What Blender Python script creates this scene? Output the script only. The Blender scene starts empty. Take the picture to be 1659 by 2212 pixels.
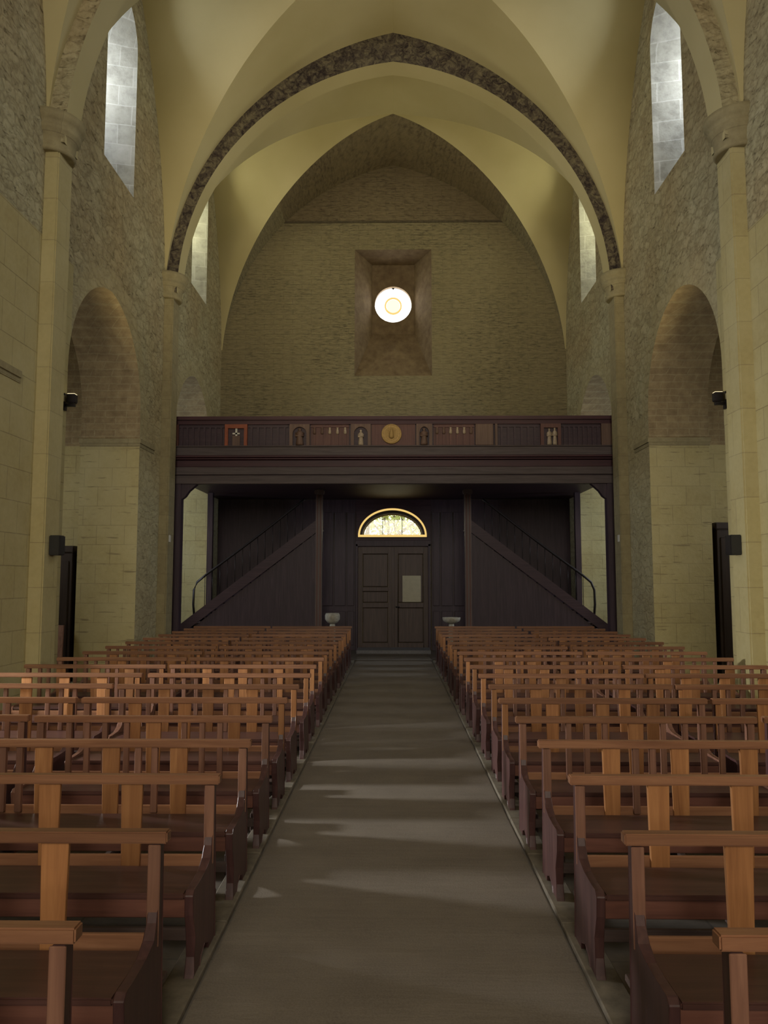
import bpy, bmesh, math, random
from mathutils import Vector, Matrix
from mathutils.geometry import tessellate_polygon
random.seed(7)
S = bpy.context.scene
COL = S.collection
PI = math.pi

# ------------------------------------------------------------------ helpers
def tag(o, label=None, cat=None, group=None, kind=None):
    if label: o['label'] = label
    if cat: o['category'] = cat
    if group: o['group'] = group
    if kind: o['kind'] = kind
    return o

def empty(name, loc=(0, 0, 0), rz=0.0):
    o = bpy.data.objects.new(name, None)
    o.empty_display_size = 0.2
    o.location = loc
    o.rotation_euler = (0, 0, rz)
    COL.objects.link(o)
    return o

class MB:
    """collects shapes, links them as one mesh object"""
    def __init__(s):
        s.bm = bmesh.new()
    def box(s, x0, x1, y0, y1, z0, z1, mi=0):
        v = [s.bm.verts.new(p) for p in ((x0,y0,z0),(x1,y0,z0),(x1,y1,z0),(x0,y1,z0),(x0,y0,z1),(x1,y0,z1),(x1,y1,z1),(x0,y1,z1))]
        for f in ((0,3,2,1),(4,5,6,7),(0,1,5,4),(1,2,6,5),(2,3,7,6),(3,0,4,7)):
            fc = s.bm.faces.new([v[i] for i in f]); fc.material_index = mi
        return s
    def hexa(s, pts, mi=0):
        v = [s.bm.verts.new(p) for p in pts]
        for f in ((0,3,2,1),(4,5,6,7),(0,1,5,4),(1,2,6,5),(2,3,7,6),(3,0,4,7)):
            fc = s.bm.faces.new([v[i] for i in f]); fc.material_index = mi
        return s
    def prism(s, poly, fn, d0, d1, mi=0):
        """extrude polygon (u,v) between depths d0 and d1; fn(u,v,d)->xyz"""
        a = [s.bm.verts.new(fn(u, v, d0)) for u, v in poly]
        b = [s.bm.verts.new(fn(u, v, d1)) for u, v in poly]
        n = len(poly)
        tri = tessellate_polygon([[Vector((u, v, 0)) for u, v in poly]])
        for t in tri:
            for vs in (a, b):
                try:
                    f = s.bm.faces.new([vs[i] for i in t]); f.material_index = mi
                except ValueError: pass
        for i in range(n):
            j = (i + 1) % n
            f = s.bm.faces.new((a[i], a[j], b[j], b[i])); f.material_index = mi
        return s
    def lathe(s, prof, c=(0,0,0), n=24, mi=0, axis='z', a0=0.0, a1=2*PI, caps=True):
        rings = []
        full = abs(a1 - a0 - 2*PI) < 1e-6
        m = n if full else n + 1
        for r, h in prof:
            ring = []
            for i in range(m):
                t = a0 + (a1 - a0) * i / n
                p = {'z': (r*math.cos(t), r*math.sin(t), h), 'y': (r*math.cos(t), h, r*math.sin(t)), 'x': (h, r*math.cos(t), r*math.sin(t))}[axis]
                ring.append(s.bm.verts.new((c[0]+p[0], c[1]+p[1], c[2]+p[2])))
            rings.append(ring)
        for k in range(len(rings) - 1):
            for i in range(n):
                j = (i + 1) % m
                f = s.bm.faces.new((rings[k][i], rings[k][j], rings[k+1][j], rings[k+1][i])); f.material_index = mi; f.smooth = True
        if full and caps:
            for rg in (rings[0], rings[-1]):
                try:
                    f = s.bm.faces.new(rg); f.material_index = mi
                except ValueError: pass
        return s
    def tube(s, pts, r, n=8, mi=0):
        pts = [Vector(p) for p in pts]
        rr = r if isinstance(r, (list, tuple)) else [r] * len(pts)
        rings = []
        for i, p in enumerate(pts):
            d = (pts[min(i+1, len(pts)-1)] - pts[max(i-1, 0)]).normalized()
            ref = Vector((0,0,1)) if abs(d.z) < 0.9 else Vector((1,0,0))
            a = d.cross(ref).normalized(); b = d.cross(a)
            rings.append([s.bm.verts.new(p + (a*math.cos(2*PI*k/n) + b*math.sin(2*PI*k/n)) * rr[i]) for k in range(n)])
        for k in range(len(rings) - 1):
            for i in range(n):
                j = (i + 1) % n
                f = s.bm.faces.new((rings[k][i], rings[k][j], rings[k+1][j], rings[k+1][i])); f.material_index = mi; f.smooth = True
        for rg in (rings[0], rings[-1]):
            f = s.bm.faces.new(rg); f.material_index = mi
        return s
    def quadgrid(s, rows, mi=0, smooth=True):
        V = [[s.bm.verts.new(p) for p in r] for r in rows]
        for i in range(len(V) - 1):
            for j in range(len(V[i]) - 1):
                f = s.bm.faces.new((V[i][j], V[i][j+1], V[i+1][j+1], V[i+1][j])); f.smooth = smooth; f.material_index = mi
        return s
    def bevel(s, w=0.004, seg=1):
        bmesh.ops.remove_doubles(s.bm, verts=s.bm.verts[:], dist=1e-6)
        e = [e for e in s.bm.edges if len(e.link_faces) == 2 and e.calc_face_angle(0) > 0.6]
        bmesh.ops.bevel(s.bm, geom=e, offset=w, segments=seg, affect='EDGES', clamp_overlap=True)
        return s
    def build(s, name, mats, parent=None, loc=None):
        bmesh.ops.recalc_face_normals(s.bm, faces=s.bm.faces[:])
        me = bpy.data.meshes.new(name)
        s.bm.to_mesh(me); s.bm.free()
        for m in (mats if isinstance(mats, (list, tuple)) else [mats]): me.materials.append(m)
        o = bpy.data.objects.new(name, me)
        COL.objects.link(o)
        if parent is not None: o.parent = parent
        if loc is not None: o.location = loc
        return o

def copy_tree(o, parent=None):
    c = o.copy(); COL.objects.link(c)
    if parent is not None: c.parent = parent
    for ch in list(o.children): copy_tree(ch, c)
    return c

# ------------------------------------------------------------------ materials
class NT:
    def __init__(s, name):
        s.m = bpy.data.materials.new(name); s.m.use_nodes = True
        s.t = s.m.node_tree; s.t.nodes.clear()
        s.out = s.n('ShaderNodeOutputMaterial')
    def n(s, typ, **kw):
        nd = s.t.nodes.new(typ)
        for k, v in kw.items():
            if k in nd.inputs: s.set(nd.inputs[k], v)
            else: setattr(nd, k, v)
        return nd
    def set(s, sock, v):
        if hasattr(v, 'is_output') or isinstance(v, bpy.types.NodeSocket): s.t.links.new(v, sock)
        else: sock.default_value = v
    def math(s, op, a, b=0.0, clamp=False):
        nd = s.n('ShaderNodeMath'); nd.operation = op; nd.use_clamp = clamp
        s.set(nd.inputs[0], a); s.set(nd.inputs[1], b)
        return nd.outputs[0]
    def mix(s, f, a, b, blend='MIX'):
        nd = s.n('ShaderNodeMix'); nd.data_type = 'RGBA'; nd.blend_type = blend
        s.set(nd.inputs[0], f); s.set(nd.inputs[6], a); s.set(nd.inputs[7], b)
        return nd.outputs[2]
    def noise(s, vec, scale, detail=4, rough=0.55, dist=0.0):
        nd = s.n('ShaderNodeTexNoise'); s.set(nd.inputs['Vector'], vec)
        nd.inputs['Scale'].default_value = scale; nd.inputs['Detail'].default_value = detail
        nd.inputs['Roughness'].default_value = rough; nd.inputs['Distortion'].default_value = dist
        return nd
    def ramp(s, f, stops):
        nd = s.n('ShaderNodeValToRGB'); s.set(nd.inputs[0], f)
        el = nd.color_ramp.elements
        while len(el) < len(stops): el.new(0.5)
        for e, (p, c) in zip(el, stops):
            e.position = p; e.color = c if len(c) == 4 else (*c, 1)
        return nd.outputs[0]
    def mapping(s, vec, scale=(1,1,1), loc=(0,0,0)):
        nd = s.n('ShaderNodeMapping'); s.set(nd.inputs['Vector'], vec)
        nd.inputs['Scale'].default_value = scale; nd.inputs['Location'].default_value = loc
        return nd.outputs[0]
    def bump(s, h, strength=0.5, dist=0.02, normal=None):
        nd = s.n('ShaderNodeBump'); s.set(nd.inputs['Height'], h)
        nd.inputs['Strength'].default_value = strength; nd.inputs['Distance'].default_value = dist
        if normal is not None: s.set(nd.inputs['Normal'], normal)
        return nd.outputs[0]
    def bsdf(s, color, rough=0.8, normal=None, metal=0.0, spec=0.5):
        b = s.n('ShaderNodeBsdfPrincipled')
        s.set(b.inputs['Base Color'], color); s.set(b.inputs['Roughness'], rough)
        b.inputs['Metallic'].default_value = metal; b.inputs['Specular IOR Level'].default_value = spec
        if normal is not None: s.set(b.inputs['Normal'], normal)
        s.t.links.new(b.outputs[0], s.out.inputs[0])
        return b
    def wallvec(s):
        """(x+y, z) world coordinates: courses run level on every upright face"""
        g = s.n('ShaderNodeNewGeometry').outputs['Position']
        sx = s.n('ShaderNodeSeparateXYZ'); s.set(sx.inputs[0], g)
        u = s.math('ADD', sx.outputs[0], sx.outputs[1])
        c = s.n('ShaderNodeCombineXYZ'); s.set(c.inputs[0], u); s.set(c.inputs[1], sx.outputs[2])
        return g, sx, c.outputs[0]
    def brick(s, vec, bw, bh, mortar, c1, c2, cm, smooth=0.2, bias=0.0):
        b = s.n('ShaderNodeTexBrick'); s.set(b.inputs['Vector'], vec)
        b.inputs['Scale'].default_value = 1.0
        b.inputs['Brick Width'].default_value = bw; b.inputs['Row Height'].default_value = bh
        b.inputs['Mortar Size'].default_value = mortar; b.inputs['Mortar Smooth'].default_value = smooth
        b.inputs['Bias'].default_value = bias
        b.inputs['Color1'].default_value = (*c1, 1); b.inputs['Color2'].default_value = (*c2, 1); b.inputs['Mortar'].default_value = (*cm, 1)
        return b

def warp(t, vec, scale, amt):
    n = t.noise(vec, scale, 3)
    sub = t.n('ShaderNodeVectorMath'); sub.operation = 'SUBTRACT'
    t.set(sub.inputs[0], n.outputs['Color']); sub.inputs[1].default_value = (0.5, 0.5, 0.5)
    sc = t.n('ShaderNodeVectorMath'); sc.operation = 'SCALE'; t.set(sc.inputs[0], sub.outputs[0]); sc.inputs['Scale'].default_value = amt
    ad = t.n('ShaderNodeVectorMath'); ad.operation = 'ADD'; t.set(ad.inputs[0], vec); t.set(ad.inputs[1], sc.outputs[0])
    return ad.outputs[0]

ASH1, ASH2, ASHM = (0.47, 0.40, 0.195), (0.42, 0.35, 0.17), (0.27, 0.215, 0.11)
RUB1, RUB2, RUBM = (0.36, 0.305, 0.185), (0.29, 0.245, 0.15), (0.16, 0.13, 0.085)

def rubble_color(t, g, vec):
    """small irregular rubble: colour, height"""
    w = warp(t, vec, 1.1, 0.30)
    w = warp(t, w, 9.0, 0.06)
    wv = t.mapping(w, (3.0, 6.2, 1))
    v = t.n('ShaderNodeTexVoronoi'); t.set(v.inputs['Vector'], wv); v.inputs['Scale'].default_value = 1.0
    ve = t.n('ShaderNodeTexVoronoi'); t.set(ve.inputs['Vector'], wv); ve.inputs['Scale'].default_value = 1.0; ve.feature = 'DISTANCE_TO_EDGE'
    cell = t.n('ShaderNodeSeparateColor'); t.set(cell.inputs[0], v.outputs['Color'])
    n = t.noise(g, 11.0, 6, 0.7)
    n2 = t.noise(g, 0.45, 3, 0.5)
    n3 = t.noise(t.mapping(w, (3.2, 9, 1)), 1.5, 6, 0.7, 1.2)
    base = t.ramp(cell.outputs[0], [(0.0, (0.345, 0.305, 0.185)), (0.5, (0.43, 0.39, 0.24)), (1.0, (0.515, 0.47, 0.30))])
    c = t.mix(0.5, base, t.ramp(n.outputs['Fac'], [(0.3, (0.21, 0.178, 0.11)), (0.5, (0.435, 0.39, 0.24)), (0.75, (0.60, 0.55, 0.37))]))
    c = t.mix(t.ramp(n2.outputs['Fac'], [(0.38, (0, 0, 0)), (0.66, (1, 1, 1))]), c, t.mix(1.0, c, (0.94, 0.84, 0.76, 1), 'MULTIPLY'))
    ed = t.ramp(ve.outputs['Distance'], [(0.0, (0.74, 0.72, 0.70)), (0.10, (1, 1, 1))])
    c = t.mix(0.8, c, ed, 'MULTIPLY')
    cr = t.ramp(n3.outputs['Fac'], [(0.33, (0.36, 0.33, 0.30)), (0.445, (1, 1, 1))])
    c = t.mix(0.9, c, cr, 'MULTIPLY')
    edh = t.math('MINIMUM', ve.outputs['Distance'], 0.15)
    h = t.math('ADD', t.math('MULTIPLY', n.outputs['Fac'], 0.9), t.math('ADD', t.math('MULTIPLY', edh, 2.2), t.math('MULTIPLY', t.math('MINIMUM', n3.outputs['Fac'], 0.45), 2.0)))
    return c, h

def ashlar_color(t, g, vec, bw=0.62, bh=0.43):
    b = t.brick(vec, bw, bh, 0.006, ASH1, ASH2, ASHM, 0.3)
    n = t.noise(g, 14.0, 6, 0.6)
    n2 = t.noise(g, 1.1, 4, 0.6)
    c = t.mix(0.30, b.outputs['Color'], t.ramp(n.outputs['Fac'], [(0.3, (0.34, 0.28, 0.135)), (0.7, (0.52, 0.45, 0.235))]))
    c = t.mix(t.ramp(n2.outputs['Fac'], [(0.4, (0, 0, 0)), (0.75, (0.7, 0.7, 0.7))]), c, (0.52, 0.46, 0.26, 1))
    h = t.math('ADD', t.math('MULTIPLY', b.outputs['Fac'], -0.5), t.math('MULTIPLY', n.outputs['Fac'], 0.35))
    return c, h

def mat_wall():
    t = NT('stone_nave_wall'); g, sx, vec = t.wallvec()
    c1, h1 = rubble_color(t, g, vec); c2, h2 = ashlar_color(t, g, vec)
    # dressed ashlar at the near pier, dressed surrounds round the arcade arches
    ph = t.math('ABSOLUTE', t.math('SUBTRACT', sx.outputs[1], 10.55))
    m = t.math('MULTIPLY', t.math('LESS_THAN', ph, 1.25), t.math('LESS_THAN', sx.outputs[2], 6.9))
    du = t.math('SUBTRACT', t.math('PINGPONG', t.math('SUBTRACT', sx.outputs[1], 13.45), 2.935), 0.0)
    dz = t.math('MAXIMUM', t.math('SUBTRACT', sx.outputs[2], 5.25), 0.0)
    d = t.math('SQRT', t.math('ADD', t.math('MULTIPLY', du, du), t.math('MULTIPLY', dz, t.math('MULTIPLY', dz, 0.90))))
    nz = t.noise(g, 3.0, 4, 0.6)
    ring = t.math('LESS_THAN', t.math('ADD', d, t.math('MULTIPLY', t.math('SUBTRACT', nz.outputs['Fac'], 0.5), 0.5)), 2.10)
    low = t.math('MULTIPLY', t.math('LESS_THAN', sx.outputs[2], 5.2), 0.75)
    c3 = t.mix(0.45, c1, t.mix(1.0, c2, (1.0, 1.0, 1.12, 1), 'MULTIPLY'))
    c1b = t.mix(t.math('MAXIMUM', t.math('MULTIPLY', ring, 0.9), low), c1, c3)
    c = t.mix(m, c1b, c2); h = t.n('ShaderNodeMix'); t.set(h.inputs[0], m); t.set(h.inputs[2], h1); t.set(h.inputs[3], h2)
    t.bsdf(c, 0.9, t.bump(h.outputs[0], 0.75, 0.03), spec=0.2)
    return t.m
def mat_rubble():
    t = NT('stone_rubble'); g, sx, vec = t.wallvec()
    c, h = rubble_color(t, g, vec)
    t.bsdf(c, 0.9, t.bump(h, 0.8, 0.03), spec=0.2); return t.m
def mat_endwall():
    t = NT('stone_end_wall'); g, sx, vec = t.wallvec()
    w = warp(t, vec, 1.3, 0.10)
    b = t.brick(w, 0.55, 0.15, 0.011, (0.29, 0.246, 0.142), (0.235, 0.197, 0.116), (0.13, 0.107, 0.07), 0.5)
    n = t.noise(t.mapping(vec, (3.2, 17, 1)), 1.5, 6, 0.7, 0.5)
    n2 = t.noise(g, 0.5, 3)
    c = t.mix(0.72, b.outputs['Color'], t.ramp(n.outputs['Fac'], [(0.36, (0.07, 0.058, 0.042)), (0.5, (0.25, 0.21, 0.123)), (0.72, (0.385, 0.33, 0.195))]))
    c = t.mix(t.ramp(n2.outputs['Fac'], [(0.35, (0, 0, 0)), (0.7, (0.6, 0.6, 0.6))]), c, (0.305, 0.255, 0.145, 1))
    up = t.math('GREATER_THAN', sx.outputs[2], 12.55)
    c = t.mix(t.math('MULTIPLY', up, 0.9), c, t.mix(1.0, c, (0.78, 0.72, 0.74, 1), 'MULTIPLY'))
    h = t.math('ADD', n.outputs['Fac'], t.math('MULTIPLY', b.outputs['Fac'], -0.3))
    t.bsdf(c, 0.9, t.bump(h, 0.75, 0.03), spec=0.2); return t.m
def mat_ashlar(name='stone_ashlar', bw=0.62, bh=0.62):
    t = NT(name); g, sx, vec = t.wallvec()
    c, h = ashlar_color(t, g, vec, bw, bh)
    t.bsdf(c, 0.85, t.bump(h, 0.5, 0.015), spec=0.25); return t.m
def mat_jamb():
    t = NT('stone_jamb'); g, sx, vec = t.wallvec()
    c2, h2 = ashlar_color(t, g, vec, 0.55, 0.38)
    n3 = t.noise(t.mapping(vec, (1.7, 15, 1)), 1.2, 3, 0.5, 0.2)
    c2 = t.mix(t.ramp(n3.outputs['Fac'], [(0.63, (0, 0, 0)), (0.69, (0.7, 0.7, 0.7))]), c2, (0.22, 0.18, 0.10, 1))
    w = warp(t, vec, 3.0, 0.05)
    b = t.brick(w, 0.42, 0.13, 0.012, (0.34, 0.255, 0.14), (0.25, 0.18, 0.10), (0.37, 0.305, 0.18), 0.3)
    n = t.noise(g, 6.0, 6, 0.65)
    c1 = t.mix(0.45, b.outputs['Color'], t.ramp(n.outputs['Fac'], [(0.35, (0.18, 0.13, 0.075)), (0.65, (0.42, 0.335, 0.19))]))
    m = t.math('GREATER_THAN', sx.outputs[2], 4.75)
    c = t.mix(m, c2, c1)
    h = t.math('ADD', h2, t.math('MULTIPLY', n.outputs['Fac'], 0.5))
    t.bsdf(c, 0.9, t.bump(h, 0.6, 0.03), spec=0.2); return t.m
def mat_pilaster():
    t = NT('stone_pilaster'); g, sx, vec = t.wallvec()
    b = t.brick(vec, 0.9, 0.42, 0.006, (0.34, 0.29, 0.16), (0.28, 0.235, 0.13), (0.19, 0.155, 0.085), 0.3)
    n = t.noise(g, 8.0, 6, 0.65)
    c = t.mix(0.45, b.outputs['Color'], t.ramp(n.outputs['Fac'], [(0.3, (0.21, 0.17, 0.10)), (0.7, (0.40, 0.345, 0.20))]))
    t.bsdf(c, 0.9, t.bump(n.outputs['Fac'], 0.4, 0.02), spec=0.2); return t.m
def mat_reveal():
    t = NT('stone_window_reveal'); g, sx, vec = t.wallvec()
    b = t.brick(warp(t, vec, 2, 0.05), 0.62, 0.40, 0.014, (0.45, 0.435, 0.375), (0.33, 0.315, 0.26), (0.52, 0.50, 0.44), 0.4)
    n = t.noise(g, 4.0, 6, 0.65)
    c = t.mix(0.38, b.outputs['Color'], t.ramp(n.outputs['Fac'], [(0.34, (0.11, 0.10, 0.075)), (0.5, (0.34, 0.325, 0.26)), (0.72, (0.50, 0.48, 0.41))]))
    t.bsdf(c, 0.9, t.bump(n.outputs['Fac'], 0.5, 0.03), spec=0.2); return t.m
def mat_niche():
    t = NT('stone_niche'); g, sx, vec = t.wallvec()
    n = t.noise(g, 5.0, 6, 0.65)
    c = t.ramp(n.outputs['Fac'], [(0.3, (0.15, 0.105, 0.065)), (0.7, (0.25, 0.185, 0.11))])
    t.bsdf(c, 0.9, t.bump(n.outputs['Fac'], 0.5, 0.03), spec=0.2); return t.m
def mat_plaster():
    t = NT('vault_plaster'); g = t.n('ShaderNodeNewGeometry').outputs['Position']
    n = t.noise(g, 0.6, 4, 0.5); n2 = t.noise(g, 25, 4, 0.6)
    c = t.ramp(n.outputs['Fac'], [(0.3, (0.47, 0.40, 0.205)), (0.7, (0.54, 0.465, 0.255))])
    t.bsdf(c, 0.85, t.bump(n2.outputs['Fac'], 0.12, 0.006), spec=0.2); return t.m
def mat_archstone():
    t = NT('arch_stone'); g = t.n('ShaderNodeNewGeometry').outputs['Position']
    w = warp(t, g, 3.0, 0.25)
    n = t.noise(w, 7.5, 6, 0.72, 0.9); n2 = t.noise(w, 2.0, 3)
    k = t.math('ADD', t.math('MULTIPLY', n.outputs['Fac'], 0.85), t.math('MULTIPLY', n2.outputs['Fac'], 0.2))
    c = t.ramp(k, [(0.42, (0.060, 0.046, 0.046)), (0.52, (0.15, 0.122, 0.092)), (0.62, (0.27, 0.23, 0.15)), (0.75, (0.36, 0.31, 0.20))])
    t.bsdf(c, 0.95, t.bump(k, 1.0, 0.10), spec=0.1); return t.m
def mat_wood(name, c1, c2, c3, rough=0.45, axis=0, freq=1.0, spec=0.4, rnd=0.0):
    t = NT(name); tc = t.n('ShaderNodeTexCoord').outputs['Object']
    oi = t.n('ShaderNodeObjectInfo')
    sc = [14*freq, 14*freq, 14*freq]; sc[axis] = 0.9*freq
    off = t.n('ShaderNodeVectorMath'); off.operation = 'ADD'
    cmb = t.n('ShaderNodeCombineXYZ'); t.set(cmb.inputs[0], t.math('MULTIPLY', oi.outputs['Random'], 37.0)); t.set(cmb.inputs[2], t.math('MULTIPLY', oi.outputs['Random'], 11.0))
    t.set(off.inputs[0], tc); t.set(off.inputs[1], cmb.outputs[0])
    v = t.mapping(off.outputs[0], tuple(sc))
    n = t.noise(v, 1.5, 5, 0.6, 0.6)
    c = t.ramp(n.outputs['Fac'], [(0.28, c1), (0.5, c2), (0.75, c3)])
    if rnd:
        r = t.math('ADD', t.math('MULTIPLY', t.math('SUBTRACT', oi.outputs['Random'], 0.5), rnd), 1.0)
        hs = t.n('ShaderNodeHueSaturation'); t.set(hs.inputs['Value'], r); t.set(hs.inputs['Color'], c)
        c = hs.outputs[0]
    t.bsdf(c, rough, t.bump(n.outputs['Fac'], 0.15, 0.004), spec=spec); return t.m
def mat_plain(name, c, rough=0.6, metal=0.0, spec=0.4, var=0.0, scale=12):
    t = NT(name)
    col = (*c, 1)
    if var:
        g = t.n('ShaderNodeTexCoord').outputs['Object']
        n = t.noise(g, scale, 5, 0.6)
        col = t.ramp(n.outputs['Fac'], [(0.3, tuple(x*(1-var) for x in c)), (0.7, tuple(min(1, x*(1+var)) for x in c))])
    t.bsdf(col, rough, metal=metal, spec=spec); return t.m
def mat_emit(name, c, strength):
    t = NT(name); e = t.n('ShaderNodeEmission'); e.inputs[0].default_value = (*c, 1); e.inputs[1].default_value = strength
    t.t.links.new(e.outputs[0], t.out.inputs[0]); return t.m
def mat_carpet():
    t = NT('runner_pile'); g = t.n('ShaderNodeNewGeometry').outputs['Position']
    n = t.noise(g, 90, 4, 0.7); n2 = t.noise(t.mapping(g, (0.7, 5.0, 1)), 1.4, 5, 0.6); n3 = t.noise(g, 2.2, 5, 0.6)
    c = t.ramp(n.outputs['Fac'], [(0.3, (0.155, 0.132, 0.110)), (0.7, (0.22, 0.190, 0.160))])
    c = t.mix(t.ramp(n3.outputs['Fac'], [(0.35, (0, 0, 0)), (0.75, (0.6, 0.6, 0.6))]), c, (0.25, 0.216, 0.18, 1))
    h = t.math('ADD', t.math('MULTIPLY', n.outputs['Fac'], 0.2), t.math('MULTIPLY', n2.outputs['Fac'], 0.9))
    t.bsdf(c, 0.95, t.bump(h, 0.5, 0.02), spec=0.1); return t.m
def mat_floor():
    t = NT('floor_slabs'); g = t.n('ShaderNodeNewGeometry').outputs['Position']
    b = t.brick(g, 0.9, 0.6, 0.008, (0.20, 0.175, 0.15), (0.16, 0.14, 0.125), (0.09, 0.08, 0.07), 0.3)
    n = t.noise(g, 8, 5, 0.6)
    c = t.mix(0.4, b.outputs['Color'], t.ramp(n.outputs['Fac'], [(0.3, (0.11, 0.10, 0.09)), (0.7, (0.24, 0.215, 0.185))]))
    t.bsdf(c, 0.5, t.bump(n.outputs['Fac'], 0.2, 0.01), spec=0.4); return t.m
def mat_glass():
    t = NT('clear_glass')
    a = t.n('ShaderNodeBsdfTransparent'); a.inputs[0].default_value = (0.97, 0.97, 0.93, 1)
    b = t.n('ShaderNodeBsdfGlossy'); b.inputs['Roughness'].default_value = 0.05
    m = t.n('ShaderNodeMixShader'); m.inputs[0].default_value = 0.05
    t.t.links.new(a.outputs[0], m.inputs[1]); t.t.links.new(b.outputs[0], m.inputs[2]); t.t.links.new(m.outputs[0], t.out.inputs[0]); return t.m

M = dict(
    wall=mat_wall(), rubble=mat_rubble(), endwall=mat_endwall(), ashlar=mat_ashlar(), jamb=mat_jamb(), plaster=mat_plaster(), arch=mat_archstone(),
    pilaster=mat_pilaster(), revealstone=mat_reveal(), niche=mat_niche(), floor=mat_floor(), carpet=mat_carpet(), glass=mat_glass(),
    slat=mat_wood('slat_wood', (0.25, 0.105, 0.042), (0.35, 0.157, 0.062), (0.46, 0.222, 0.09), 0.42, 2, rnd=0.45),
    rail=mat_wood('rail_wood', (0.19, 0.085, 0.047), (0.26, 0.122, 0.066), (0.35, 0.175, 0.095), 0.38, 0, rnd=0.3),
    post=mat_wood('post_wood', (0.15, 0.072, 0.05), (0.21, 0.103, 0.07), (0.29, 0.15, 0.10), 0.42, 2, rnd=0.35),
    seat=mat_wood('seat_wood', (0.062, 0.028, 0.024), (0.085, 0.038, 0.032), (0.12, 0.055, 0.043), 0.36, 0, rnd=0.3),
    apron=mat_wood('apron_wood', (0.10, 0.042, 0.032), (0.14, 0.058, 0.042), (0.19, 0.082, 0.058), 0.4, 0, rnd=0.3),
    colw=mat_wood('column_oak', (0.085, 0.058, 0.06), (0.115, 0.08, 0.08), (0.15, 0.105, 0.10), 0.45, 2),
    endp=mat_wood('pew_end_wood', (0.058, 0.027, 0.027), (0.080, 0.037, 0.036), (0.115, 0.055, 0.05), 0.4, 2, rnd=0.25),
    plat=mat_wood('platform_wood', (0.06, 0.04, 0.036), (0.09, 0.06, 0.052), (0.12, 0.08, 0.068), 0.5, 0),
    dark=mat_wood('gallery_oak', (0.034, 0.016, 0.025), (0.048, 0.023, 0.034), (0.068, 0.034, 0.046), 0.5, 0),
    darkv=mat_wood('dark_oak', (0.032, 0.018, 0.027), (0.045, 0.026, 0.038), (0.066, 0.038, 0.053), 0.5, 2),
    maroon=mat_wood('maroon_oak', (0.038, 0.009, 0.014), (0.053, 0.013, 0.020), (0.073, 0.020, 0.028), 0.5, 0),
    greybeam=mat_wood('grey_oak', (0.066, 0.048, 0.050), (0.092, 0.069, 0.070), (0.122, 0.094, 0.094), 0.6, 0),
    redpanel=mat_wood('red_panel', (0.085, 0.030, 0.024), (0.115, 0.042, 0.033), (0.155, 0.062, 0.046), 0.5, 2),
    brown=mat_wood('carved_oak', (0.10, 0.055, 0.04), (0.14, 0.082, 0.06), (0.19, 0.115, 0.085), 0.55, 2),
    orange=mat_plain('orange_paint', (0.28, 0.065, 0.022), 0.5, var=0.2),
    gold=mat_plain('aged_gilding', (0.42, 0.27, 0.10), 0.5, 0.25, var=0.3, scale=40),
    figure=mat_plain('pale_carving', (0.42, 0.33, 0.24), 0.6, var=0.2, scale=30),
    white=mat_plain('white_paint', (0.65, 0.62, 0.55), 0.6),
    cream=mat_plain('cream_frame', (0.78, 0.60, 0.25), 0.5, var=0.1),
    paper=mat_plain('paper', (0.50, 0.46, 0.34), 0.8, var=0.08, scale=9),
    black=mat_plain('black_metal', (0.018, 0.017, 0.016), 0.5),
    iron=mat_plain('dark_iron', (0.03, 0.025, 0.028), 0.45, 0.6),
    grey=mat_plain('grey_metal', (0.30, 0.29, 0.25), 0.5, 0.3),
    stonegrey=mat_plain('font_stone', (0.42, 0.40, 0.34), 0.8, var=0.25, scale=16),
    kerb=mat_plain('kerb_stone', (0.17, 0.145, 0.11), 0.85, var=0.3, scale=10),
    mat_=mat_plain('door_mat', (0.21, 0.205, 0.215), 0.9, var=0.15, scale=30),
    box=mat_wood('confessional_wood', (0.022, 0.013, 0.010), (0.032, 0.019, 0.014), (0.048, 0.028, 0.02), 0.5, 2),
    bark=mat_plain('bark', (0.10, 0.08, 0.05), 0.9, var=0.3),
    leaf=mat_plain('leaves', (0.30, 0.36, 0.12), 0.8, var=0.35, scale=3),
    ground=mat_plain('dry_ground', (0.45, 0.42, 0.33), 0.95, var=0.1),
    pane=mat_emit('daylit_glass', (1.0, 0.98, 0.92), 7.0),
    border_glow=mat_emit('frame_glow', (1.0, 0.68, 0.22), 0.85),  # emission standing in for the bright light on the lunette frame
    pane_amber=mat_emit('daylit_amber_glass', (1.0, 0.66, 0.22), 1.0),
    pane_white=mat_emit('daylit_white_glass', (1.0, 0.93, 0.68), 1.15),
    pane_blue=mat_emit('daylit_blue_glass', (0.55, 0.68, 1.0), 2.0),
)

# ------------------------------------------------------------------ dimensions
HW = 5.03           # half width of the nave
WT = 1.17           # arcade wall thickness
YE = 22.2           # end wall
ZT = 15.2
PIT = 5.87          # bay length
PIERS = [10.93 + PIT*k for k in range(-3, 2)]       # pilaster centres
Y0 = PIERS[0] - PIT
BAYS = [13.45 + PIT*k for k in range(-4, 2)]
ZV = 8.1
Z0, ZA = 8.6, 14.3  # vault springing and apex
AISLE = 9.2

def arch_pts(cy, half, zs, rise, n=14):
    """pointed arch from right springing over the apex to left springing"""
    e = max(0.0, (rise*rise - half*half) / (2*half)); R = half + e
    amax = math.asin(min(1, rise / R))
    r = [(cy + R*math.cos(amax*i/n) - e, zs + R*math.sin(amax*i/n)) for i in range(n+1)]
    l = [(2*cy - y, z) for y, z in reversed(r[:-1])]
    return r + l
def opening(cy, half, zb, zs, rise, n=14):
    return [(cy - half, zb), (cy + half, zb)] + arch_pts(cy, half, zs, rise, n)

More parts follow.
